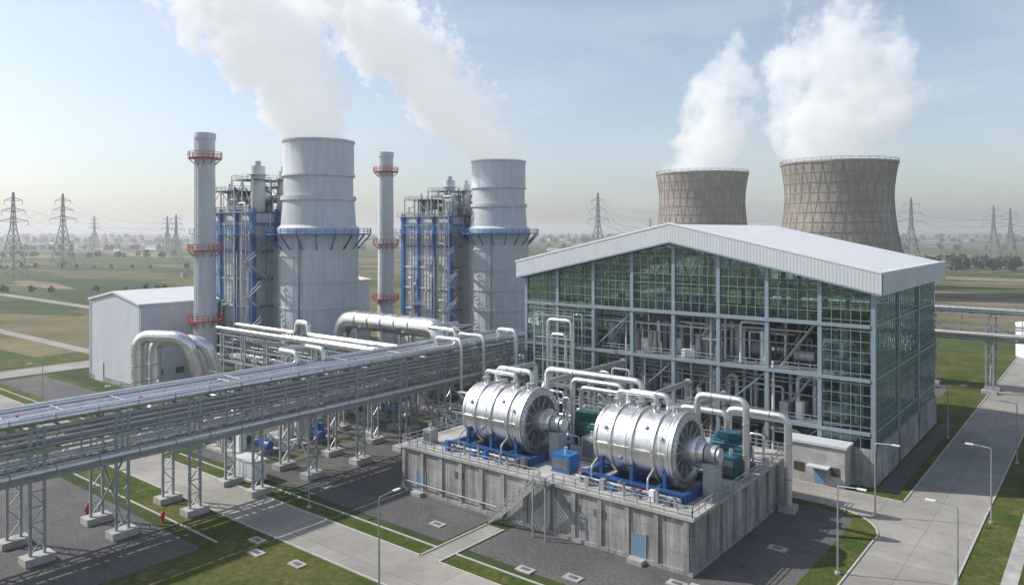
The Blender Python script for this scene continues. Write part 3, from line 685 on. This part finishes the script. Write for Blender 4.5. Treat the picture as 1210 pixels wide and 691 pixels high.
def motor(x,y,m,L=5):
    b=B('electric_motor')
    b.box(x-.3,y-1.6,PZ,x+L+.3,y+1.6,PZ+.6,'base',m_blued)
    b.lathe((x,y,PZ+2.2),(1,0,0),[(0,.01),(0,1.3),(.3,1.55),(L-.3,1.55),(L,1.3),(L,.01)],28,'housing',m)
    for i in range(24):
        a=2*math.pi*i/24; b.beam((x+.5,y+1.6*math.cos(a),PZ+2.2+1.6*math.sin(a)),(x+L-.5,y+1.6*math.cos(a),PZ+2.2+1.6*math.sin(a)),.08,.16,'fin',m)
    b.box(x+1,y-1,PZ+3.6,x+L-1,y+1,PZ+4.4,'cooler_box',m); b.cyl((x-1.6,y,PZ+2.2),(x,y,PZ+2.2),.35,'shaft',m_galv,n=12)
    for k in (.6,L-1): b.box(x+k,y-1.3,PZ+.6,x+k+.4,y+1.3,PZ+1.3,'foot',m)
    b.done()
motor(-60.6,89.5,m_green,5.5); motor(-40.5,92,m_teal,4.6); motor(-57.5,95,m_green,4); motor(-70,94,m_blue,4)
b=B('lube_oil_unit')
for (x,y,w,d,h,m) in ((-54.8,76.4,2.6,2.4,2.2,m_blue),(-54.4,82.4,2,2.2,3.0,m_galv),(-76,75,1.5,1.5,2,m_galv),(-37.6,87,2,2.6,2.6,m_teal),(-54,86,2.6,2,2.6,m_white)):
    b.box(x,y,PZ+.15,x+w,y+d,PZ+h,'tank',m); b.box(x-.1,y-.1,PZ,x+w+.1,y+d+.1,PZ+.15,'base',m_galvd); b.box(x+.2,y-.05,PZ+.5,x+w-.2,y-.005,PZ+h-.4,'panel',m_galvd)
    b.cyl((x+w*.5,y+d*.5,PZ+h),(x+w*.5,y+d*.5,PZ+h+.7),.25,'filler',m_pipe)
b.done()
b=B('steam_pipework')
def tp(pts,r,m=m_pipe):
    b.tube(pts,r,'pipe',m,n=16)
    p,q=Vector(pts[0]),Vector(pts[1]); b.lathe(p,(q-p),[(0,r),(0,r*1.5),(.2,r*1.5),(.2,r)],16,'flange',m_galv)
    p,q=Vector(pts[-1]),Vector(pts[-2]); b.lathe(p,(q-p),[(0,r),(0,r*1.5),(.2,r*1.5),(.2,r)],16,'flange',m_galv)
    for u,v in zip(pts[:-1],pts[1:]):
        u,v=Vector(u),Vector(v)
        if (v-u).length>5:
            for t in (.3,.7): b.lathe(u.lerp(v,t),(v-u),[(0,r),(0,r*1.12),(.12,r*1.12),(.12,r)],16,'band',m_galv)
tp([(-68.5,82.5,14.1),(-68.5,82.5,16.6),(-62.4,82.5,16.6),(-62.4,82.5,14.1)],.38)
tp([(-62.5,86,PZ),(-62.5,86,16.6),(-47.5,86,16.6),(-47.5,86,13)],.42)
tp([(-59.5,88,PZ),(-59.5,88,15.2),(-51.5,88,15.2),(-51.5,88,PZ)],.36)
tp([(-47.4,82.5,14.1),(-47.4,82.5,16.1),(-41.9,82.5,16.1),(-41.9,82.5,14.1)],.38)
tp([(-41.3,89,PZ),(-41.3,89,15.4),(-35.0,89,15.4),(-35.0,89,PZ)],.42)
tp([(-46,94,PZ),(-46,94,12.3),(-39.5,94,12.3),(-39.5,94,8)],.4)
tp([(-41,98,PZ),(-41,98,12.0),(-33,98,12.0),(-33,98,.8)],.5)
tp([(-64,97,PZ),(-64,97,12),(-56,97,12),(-56,97,PZ)],.35)
tp([(-75,90,PZ),(-75,90,14),(-75,100,14),(-75,100,PZ)],.4)
tp([(-66,90,PZ),(-66,90,13.5),(-66,113,13.5)],.45); tp([(-54,92,PZ),(-54,92,11.5),(-54,113,11.5)],.45); tp([(-48,98,PZ),(-48,98,10.5),(-48,113,10.5)],.35)
b.box(-34,97,0,-32,99,.8,'plinth',m_concl)
rd=random.Random(8)
for i in range(34):
    x=rd.uniform(-76,-37); y=rd.uniform(87,101); h=rd.uniform(1,4.5); x2=min(-36,x+rd.uniform(-5,5))
    tp([(x,y,PZ),(x,y,PZ+h),(x2,y,PZ+h),(x2,y,PZ)],rd.uniform(.1,.24),rd.choice([m_pipe,m_galv,m_silver]))
b.done()
b=B('riser_pipes')
for (x,y,z,w,r) in ((-80,110.5,20,5,.35),(-78.6,109.6,17.6,3,.28),(-71,110,12,4,.3)):
    b.tube([(x,y,0),(x,y,z),(x+w,y,z),(x+w,y,0)],r,'pipe',m_pipe,n=12)
for x in (-82,-73.5):
    for y in (109,111.6): b.box(x-.12,y-.12,0,x+.12,y+.12,21,'frame',m_galv)
for z in (5,9,13,17,21):
    b.beam((-82,109,z),(-73.5,109,z),.2,.25,'frame',m_galv); b.rail([(-82,109,z),(-73.5,109,z)],'railing',m_galv,w=.08)
b.done()
# ------------------------------------------------------------------ cooling towers
def ctower(x,y,H,rt,nm='cooling_tower'):
    b=B(nm); n=96; pr=[]
    rb=rt*1.32; zt=H*.78
    def rad(z):
        if z<zt: return rt*.93*math.sqrt(1+((zt-z)/zt)**2*((rb/(rt*.93))**2-1))
        return rt*.93+ (rt-rt*.93)*((z-zt)/(H-zt))**1.6
    for i in range(25):
        z=8+(H-8)*i/24; pr.append((z,rad(z)))
    pr+=[(H,rt+.5),(H+1.0,rt+.5),(H+1.0,rt-1)]+[(H-(H-12)*i/10,rad(H-(H-12)*i/10)-1) for i in range(11)]
    b.lathe((x,y,0),(0,0,1),pr,n,'shell',m_tower)
    for i in range(36):
        a=2*math.pi*i/36; 
        for sg in (-1,1):
            q=None
            for k in range(17):
                z=8+(H-8.5)*k/16; r=rad(z)+.04; aa=a+sg*.35*k/16; p=(x+r*math.cos(aa),y+r*math.sin(aa),z)
                if q: b.beam(q,p,.24,.24,'rib',m_towerrib)
                q=p
        for s_ in (-1,1):
            c=a+s_*math.pi/36; b.beam((x+(rad(8)+2)*math.cos(c),y+(rad(8)+2)*math.sin(c),0),(x+rad(8)*math.cos(a),y+rad(8)*math.sin(a),8),.9,.9,'leg',m_towerrib)
    for k in range(1,12):
        z=8+(H-8)*k/12; b.lathe((x,y,z),(0,0,1),[(0,rad(z)),(0,rad(z)+.25),(.4,rad(z)+.25),(.4,rad(z))],n,'hoop',m_towerrib)
    b.rail([(x+(rt+.3)*math.cos(2*math.pi*i/40),y+(rt+.3)*math.sin(2*math.pi*i/40),H+1.0) for i in range(41)],'railing',m_galvd,w=.15,h=1.4,step=4)
    b.done()
ctower(-121,441,72,30); ctower(-218.6,478,73,30)
# ------------------------------------------------------------------ steam plumes
def plume(loc,r0,r1,H,a,b2,D,seed,hf=.7,add=0.0):
    m=bpy.data.materials.new('steam'); m.use_nodes=True; k=NT(m); k.n.remove(k.n['Principled BSDF']); out=k.n['Material Output']
    tc=k.new('ShaderNodeTexCoord').outputs['Object']
    sx=k.new('ShaderNodeSeparateXYZ'); k.l.new(tc,sx.inputs[0]); x,y,z=sx.outputs
    ax=k.m('ADD',k.m('MULTIPLY',z,a),k.m('MULTIPLY',k.m('MULTIPLY',z,z),b2))
    s=k.m('DIVIDE',z,H); Rr=k.m('ADD',r0,k.m('MULTIPLY',k.m('POWER',k.m('MAXIMUM',s,0.0),.6),r1-r0))
    dx=k.m('SUBTRACT',x,ax); d=k.m('DIVIDE',k.m('SQRT',k.m('ADD',k.m('MULTIPLY',dx,dx),k.m('MULTIPLY',y,y))),Rr)
    off=k.new('ShaderNodeVectorMath',operation='ADD'); k.l.new(tc,off.inputs[0]); off.inputs[1].default_value=(seed*37.1,seed*11.7,seed*5.3)
    big=k.noise(off.outputs[0],.8/r0,1,.5,.2); fine=k.noise(off.outputs[0],2.3/r0,4,.6,.2)
    nz=k.m('ADD',k.m('MULTIPLY',k.m('SUBTRACT',big,.5),2.6),k.m('MULTIPLY',k.m('SUBTRACT',fine,.5),3.0))
    nz=k.m('MULTIPLY',nz,k.mr(s,0,.25,.3,1.0))
    fade=k.mr(s,hf,1,0,-1.1)
    v=k.m('ADD',k.m('ADD',k.m('SUBTRACT',1.0+add,d),nz),fade)
    dens=k.m('MULTIPLY',k.mr(v,0,.35,0,1),D)
    dens=k.m('MULTIPLY',dens,k.mr(s,.0,1,1,.5))
    sc=k.new('ShaderNodeVolumeScatter'); sc.inputs['Color'].default_value=(.99,.99,.99,1); k.l.new(dens,sc.inputs['Density']); sc.inputs['Anisotropy'].default_value=0
    em=k.new('ShaderNodeEmission'); em.inputs[0].default_value=(.92,.96,1,1); k.l.new(k.m('MULTIPLY',dens,.4),em.inputs[1])  # glow added to the steam, standing in for multiply scattered light
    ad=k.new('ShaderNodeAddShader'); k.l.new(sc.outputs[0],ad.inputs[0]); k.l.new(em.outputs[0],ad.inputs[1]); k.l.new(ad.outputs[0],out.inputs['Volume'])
    m.cycles.volume_step_rate=.7
    n=20;V=[];F=[]; L=14
    for j in range(L+1):
        zz=H*j/L; rr=(r0+(r1-r0)*(j/L)**.6)*(1.0+.65*min(1,j/4)); cx=a*zz+b2*zz*zz
        for i in range(n): V.append((cx+rr*math.cos(6.28318*i/n),rr*math.sin(6.28318*i/n),zz))
    for j in range(L):
        for i in range(n): q=(i+1)%n; F.append((j*n+i,j*n+q,(j+1)*n+q,(j+1)*n+i))
    F.append(tuple(range(n-1,-1,-1))); F.append(tuple(range(L*n,(L+1)*n)))
    me=bpy.data.meshes.new('steam_plume'); me.from_pydata(V,[],F); me.materials.append(m)
    o=bpy.data.objects.new('steam_plume',me); S.collection.objects.link(o); o.location=loc; o.rotation_euler=(0,0,math.radians(38.66))
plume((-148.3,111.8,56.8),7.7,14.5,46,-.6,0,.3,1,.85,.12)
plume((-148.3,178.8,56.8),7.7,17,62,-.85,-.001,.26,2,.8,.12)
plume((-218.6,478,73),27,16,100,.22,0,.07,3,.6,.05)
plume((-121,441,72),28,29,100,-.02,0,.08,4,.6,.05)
# ------------------------------------------------------------------ pylons
def pylon(x,y,H,rot,th=.45):
    b=B('transmission_pylon'); w0=H*.11
    def W(z):
        t=z/H; return w0*(1-t*1.35) if t<.6 else w0*.19*(1-(t-.6)/.4*.75)
    cr,sr=math.cos(rot),math.sin(rot)
    P=lambda a,c,z:(x+a*cr-c*sr,y+a*sr+c*cr,z)
    lv=[0,.14,.26,.36,.45,.53,.6,.67,.74,.81,.88,.94,1]
    for i in range(len(lv)-1):
        z0,z1=lv[i]*H,lv[i+1]*H; a0,a1=W(z0),W(z1)
        cs=((-1,-1),(1,-1),(1,1),(-1,1))
        for k in range(4):
            s0=cs[k];s1=cs[(k+1)%4]
            b.beam(P(s0[0]*a0,s0[1]*a0,z0),P(s0[0]*a1,s0[1]*a1,z1),th,th,'leg',m_pyl)
            b.beam(P(s0[0]*a0,s0[1]*a0,z0),P(s1[0]*a1,s1[1]*a1,z1),th*.55,th*.55,'lattice',m_pyl)
            b.beam(P(s1[0]*a0,s1[1]*a0,z0),P(s0[0]*a1,s0[1]*a1,z1),th*.55,th*.55,'lattice',m_pyl)
            b.beam(P(s0[0]*a1,s0[1]*a1,z1),P(s1[0]*a1,s1[1]*a1,z1),th*.5,th*.5,'lattice',m_pyl)
    tt=[]
    for zf,arm in ((.66,.2),(.78,.16),(.9,.12)):
        z=zf*H
        for s_ in (-1,1):
            tip=P(s_*arm*H,0,z+.5)
            for c in (-1,1):
                b.beam(P(s_*W(z),c*W(z),z),tip,th*.6,th*.6,'crossarm',m_pyl); b.beam(P(s_*W(z),c*W(z),z+H*.04),tip,th*.6,th*.6,'crossarm',m_pyl)
            b.beam(tip,(tip[0],tip[1],tip[2]-H*.045),.3,.3,'insulator',m_pyl); tt.append((tip[0],tip[1],tip[2]-H*.045))
    b.done(); return tt
P1=pylon(-636,206,64,.5,.5); P2=pylon(-767,289,70,.5,.55); P3=pylon(-1134,574,58,.5,.6); P4=pylon(-874,453,55,.5,.5); P5=pylon(-1373,567,60,.5,.7)
P6=pylon(-348.5,553.6,68,-.3,.45); P7=pylon(-149,777,66,-.3,.5); P8=pylon(-115,1061,66,-.3,.55); P9=pylon(-90.6,978,60,-.3,.55); P0=pylon(-420,40,60,.5,.5)
Pa=pylon(-1700,1250,60,.3,.8);Pb=pylon(100,1500,60,-.3,.8);Pc=pylon(-700,1300,60,-.3,.8)
b=B('power_line')
def wires(A,C,sag=9,r=.06):
    for p,q in zip(A,C):
        p=Vector(p);q=Vector(q);pts=[]
        for i in range(13):
            t=i/12; v=p.lerp(q,t); v.z-=sag*4*t*(1-t); pts.append(v)
        b.tube(pts,r,'wire',m_pyl,n=4,rb=.01)
wires(P0,P1);wires(P1,P2);wires(P2,P4);wires(P4,P3,12,.09);wires(P3,P5,12,.09);wires(P6,P7,14);wires(P7,P9,8,.09);wires(P9,P8,4,.09);wires(P8,Pb,14,.1);wires(P6,Pc,16,.09)
b.done()
# ------------------------------------------------------------------ lamps
def lamp(x,y,ax,ay,H=9.2):
    b=B('street_lamp')
    b.cyl((x,y,0),(x,y,.25),.3,'base',m_concl,n=10); b.cyl((x,y,.2),(x,y,H-.3),.11,'pole',m_galv,n=8,r2=.07)
    b.tube([(x,y,H-.4),(x,y,H),(x+ax*1.9,y+ay*1.9,H+.15)],.06,'arm',m_galv,n=6,rb=.5)
    p=Vector((x+ax*1.9,y+ay*1.9,H+.15)); q=p+Vector((ax,ay,0))*.9
    b.beam(p,q,.32,.14,'lamp_head',m_white); b.done()
for l in ((-23.8,103,1,0),(-12.1,109.5,-1,0),(-12.1,84.3,-1,0),(-22.9,83.3,1,0),(-57.9,51,0,1),(-12.1,140,-1,0),(-23,150,1,0),(-12.1,185,-1,0),(-12.1,230,-1,0),(-100,60.3,0,-1),(-135,60.3,0,-1),(-170,60.3,0,-1),(-205,60.3,0,-1),(-210,100,-1,0),(-210,30,-1,0),(-108,108,1,0),(-82,60.3,0,-1)): lamp(*l)
for x,y in ((-103,42),(-101.8,41.2),(-92,46),(-107,30)):
    b=B('fire_hydrant'); b.lathe((x,y,0),(0,0,1),[(0,.3),(.1,.3),(.1,.2),(1.0,.2),(1.0,.26),(1.15,.26),(1.35,.12),(1.4,.01)],14,'barrel',m_red)
    b.cyl((x-.35,y,.8),(x+.35,y,.8),.1,'outlet',m_red,n=10); b.cyl((x,y-.34,.7),(x,y,.7),.13,'outlet',m_red,n=10); b.cyl((x,y,1.38),(x,y,1.5),.06,'nut',m_galvd,n=6); b.done()
b=B('switchgear_cabinet'); b.box(-101,60.9,0,-96,63.4,.3,'plinth',m_concl)
for k in range(3): b.box(-100.8+k*1.6,61.1,.3,-99.3+k*1.6,63.2,2.9,'cubicle',m_white); b.box(-100.6+k*1.6,61.04,.6,-99.5+k*1.6,61.1,2.6,'door',m_fascia)
b.box(-101,60.9,2.9,-95.9,63.4,3.05,'cover',m_fascia); b.done()
b=B('substation'); rd=random.Random(6)
for i in range(6):
    for j in range(3):
        x,y=-560+i*22,300+j*18
        for d in (0,9): b.beam((x+d,y,0),(x+d,y,14),.4,.4,'gantry_leg',m_pyl)
        b.beam((x,y,13.6),(x+22,y,13.6),.4,.7,'gantry_beam',m_pyl)
        b.box(x+3,y-8,0,x+7,y-5,4,'transformer',m_galv)
        for d in range(3): b.cyl((x+3+d*1.6,y-6.5,4),(x+3+d*1.6,y-6.5,6.6),.25,'bushing',m_brass,n=8)
b.done()
b=B('storage_tank'); 
for (x,y,r,h) in ((-16,262,7,9),(2,255,5,7)):
    b.lathe((x,y,0),(0,0,1),[(0,r),(h,r),(h,r+.15),(h+.3,r+.15),(h+1.6,.01)],36,'shell',m_white)
    b.lathe((x,y,h*.5),(0,0,1),[(0,r),(0,r+.12),(.3,r+.12),(.3,r)],36,'ring',m_blue)
b.done()
for (x,y,w,d,h) in ((25,240,18,12,7),(60,215,14,9,5),(-8,330,26,12,8),(40,330,30,14,7),(20,420,40,16,8),(-10,520,30,16,7)):
    b=B('service_building'); b.box(x,y,0,x+w,y+d,h,'wall',m_wall); b.box(x-.4,y-.4,h,x+w+.4,y+d+.4,h+.4,'roof',m_roof)
    for k in range(int(w/4)): b.box(x+1+k*4,y-.06,h*.4,x+2.8+k*4,y-.01,h*.7,'window',m_dark)
    b.box(x-.06,y+2,0,x-.01,y+3.4,2.3,'door',m_door); b.done()
b=B('perimeter_fence')
for (x0,y0,x1,y1) in ((-226,-60,-226,420),(30,60,30,160)):
    n=int(max(abs(x1-x0),abs(y1-y0))/4)
    for i in range(n+1): b.box(x0-.05+(x1-x0)*i/n,y0-.05+(y1-y0)*i/n,0,x0+.05+(x1-x0)*i/n,y0+.05+(y1-y0)*i/n,2.2,'post',m_galv)
    for z in (.3,.8,1.3,1.8,2.2): b.beam((x0,y0,z),(x1,y1,z),.03,.03,'wire',m_galv)
b.done()
def trees(name,spots,seed):
    rd=random.Random(seed); b=B(name)
    for (x,y,h) in spots:
        b.beam((x,y,0),(x,y,h*.5),h*.05,h*.05,'trunk',m_brass)
        for i in range(24):
            a=rd.uniform(0,6.28); rr=h*.42*math.sqrt(rd.random()); zz=h*(.28+.72*rd.random()); rr*=1.15-abs(zz/h-.55)*1.3
            cx,cy=x+rr*math.cos(a),y+rr*math.sin(a)
            for k in range(3):
                s_=h*rd.uniform(.06,.15); d1=Vector((rd.gauss(0,1),rd.gauss(0,1),rd.gauss(0,1))).normalized()*s_; d2=Vector((rd.gauss(0,1),rd.gauss(0,1),rd.gauss(0,1))).normalized()*s_
                c=Vector((cx,cy,zz))+Vector((rd.gauss(0,1),rd.gauss(0,1),rd.gauss(0,1)))*h*.05
                b.add([tuple(c-d1-d2),tuple(c+d1-d2),tuple(c+d1+d2),tuple(c-d1+d2)],[(0,1,2,3)],'foliage',m_leaf)
    b.done()
rd=random.Random(12); sp=[]
fw=Vector((-.6247,.7809));rt=Vector((.7809,.6247))
def belt(d0,d1,l0,l1,n,h0,h1):
    for i in range(n):
        t=rd.random(); d=rd.uniform(d0,d1); l=l0+(l1-l0)*t
        p=fw*d+rt*l; sp.append((p.x,p.y,rd.uniform(h0,h1)))
belt(640,720,330,640,90,6,11); belt(950,1050,-900,-300,50,5,9); belt(1300,1400,-1200,1200,150,6,11); belt(820,860,100,600,60,6,10); belt(2000,2200,-1700,1700,220,10,16)
belt(430,436,-330,-190,16,2.5,5); belt(700,706,-560,-250,30,3,6); belt(2900,3100,-2400,2400,260,14,22)
trees('distant_trees',sp,3)
rd=random.Random(31)
b=B('distant_town')
for i in range(120):
    d=rd.uniform(1300,2800); l=rd.uniform(-.68,.68)*d; p=fw*d+rt*l
    w,dd,h=rd.uniform(12,40),rd.uniform(10,25),rd.uniform(4,8)
    b.box(p.x,p.y,0,p.x+w,p.y+dd,h,'building',rd.choice([m_white,m_wall,m_conc])); b.box(p.x-1,p.y-1,h,p.x+w+1,p.y+dd+1,h+1,'roof',rd.choice([m_brass,m_roof,m_galvd]))
b.done()
# ------------------------------------------------------------------ haze
hz=bpy.data.materials.new('haze'); hz.use_nodes=True; k=NT(hz); k.n.remove(k.n['Principled BSDF'])
vs=k.new('ShaderNodeVolumeScatter'); vs.inputs['Color'].default_value=(.93,.97,1,1); vs.inputs['Density'].default_value=.0003; vs.inputs['Anisotropy'].default_value=.3
k.l.new(vs.outputs[0],k.n['Material Output'].inputs['Volume'])
b=B('haze'); b.box(-8900,-2400,-3,8900,11900,95,'haze',hz); b.done()
# ------------------------------------------------------------------ world, sun, camera
el=math.radians(42); sd=Vector((-.9,-.43,0)).normalized()
w=bpy.data.worlds.new('World'); S.world=w; w.use_nodes=True; k=NT(w)
sky=k.new('ShaderNodeTexSky',sky_type='NISHITA'); sky.sun_disc=False; sky.sun_elevation=el; sky.sun_rotation=math.atan2(sd.x,sd.y)%(2*math.pi)
sky.air_density=1.0; sky.dust_density=1.5; sky.ozone_density=2.4; sky.altitude=50
hs=k.new('ShaderNodeHueSaturation'); hs.inputs['Saturation'].default_value=.72; hs.inputs['Value'].default_value=1.08; k.l.new(sky.outputs[0],hs.inputs['Color'])
# thin high cirrus veil
tc=k.new('ShaderNodeTexCoord').outputs['Generated']
cn=k.noise(k.scale(tc,(1.5,1.5,6)),1.6,6,.6,.8)
col=k.mix(k.mr(cn,.45,.75,0,.28),hs.outputs[0],(6.2,6.4,6.6,1))
bg=k.n['Background']; k.l.new(col,bg.inputs[0]); bg.inputs[1].default_value=.145
L=bpy.data.lights.new('sun','SUN'); L.energy=4.8; L.angle=math.radians(.5); L.color=(1,.95,.88)
lo=bpy.data.objects.new('sun',L); S.collection.objects.link(lo)
d=Vector((sd.x*math.cos(el),sd.y*math.cos(el),math.sin(el))); lo.rotation_euler=d.to_track_quat('Z','Y').to_euler(); lo.location=(0,0,200)
cd=bpy.data.cameras.new('camera'); co=bpy.data.objects.new('camera',cd); S.collection.objects.link(co); S.camera=co
co.location=(0,0,36); co.rotation_euler=(math.radians(90),0,math.radians(38.66))
cd.sensor_width=36; cd.lens=26.6; cd.shift_y=-.0607; cd.clip_end=20000; cd.clip_start=.5
S.view_settings.view_transform='Standard'; S.view_settings.look='None'; S.view_settings.exposure=0
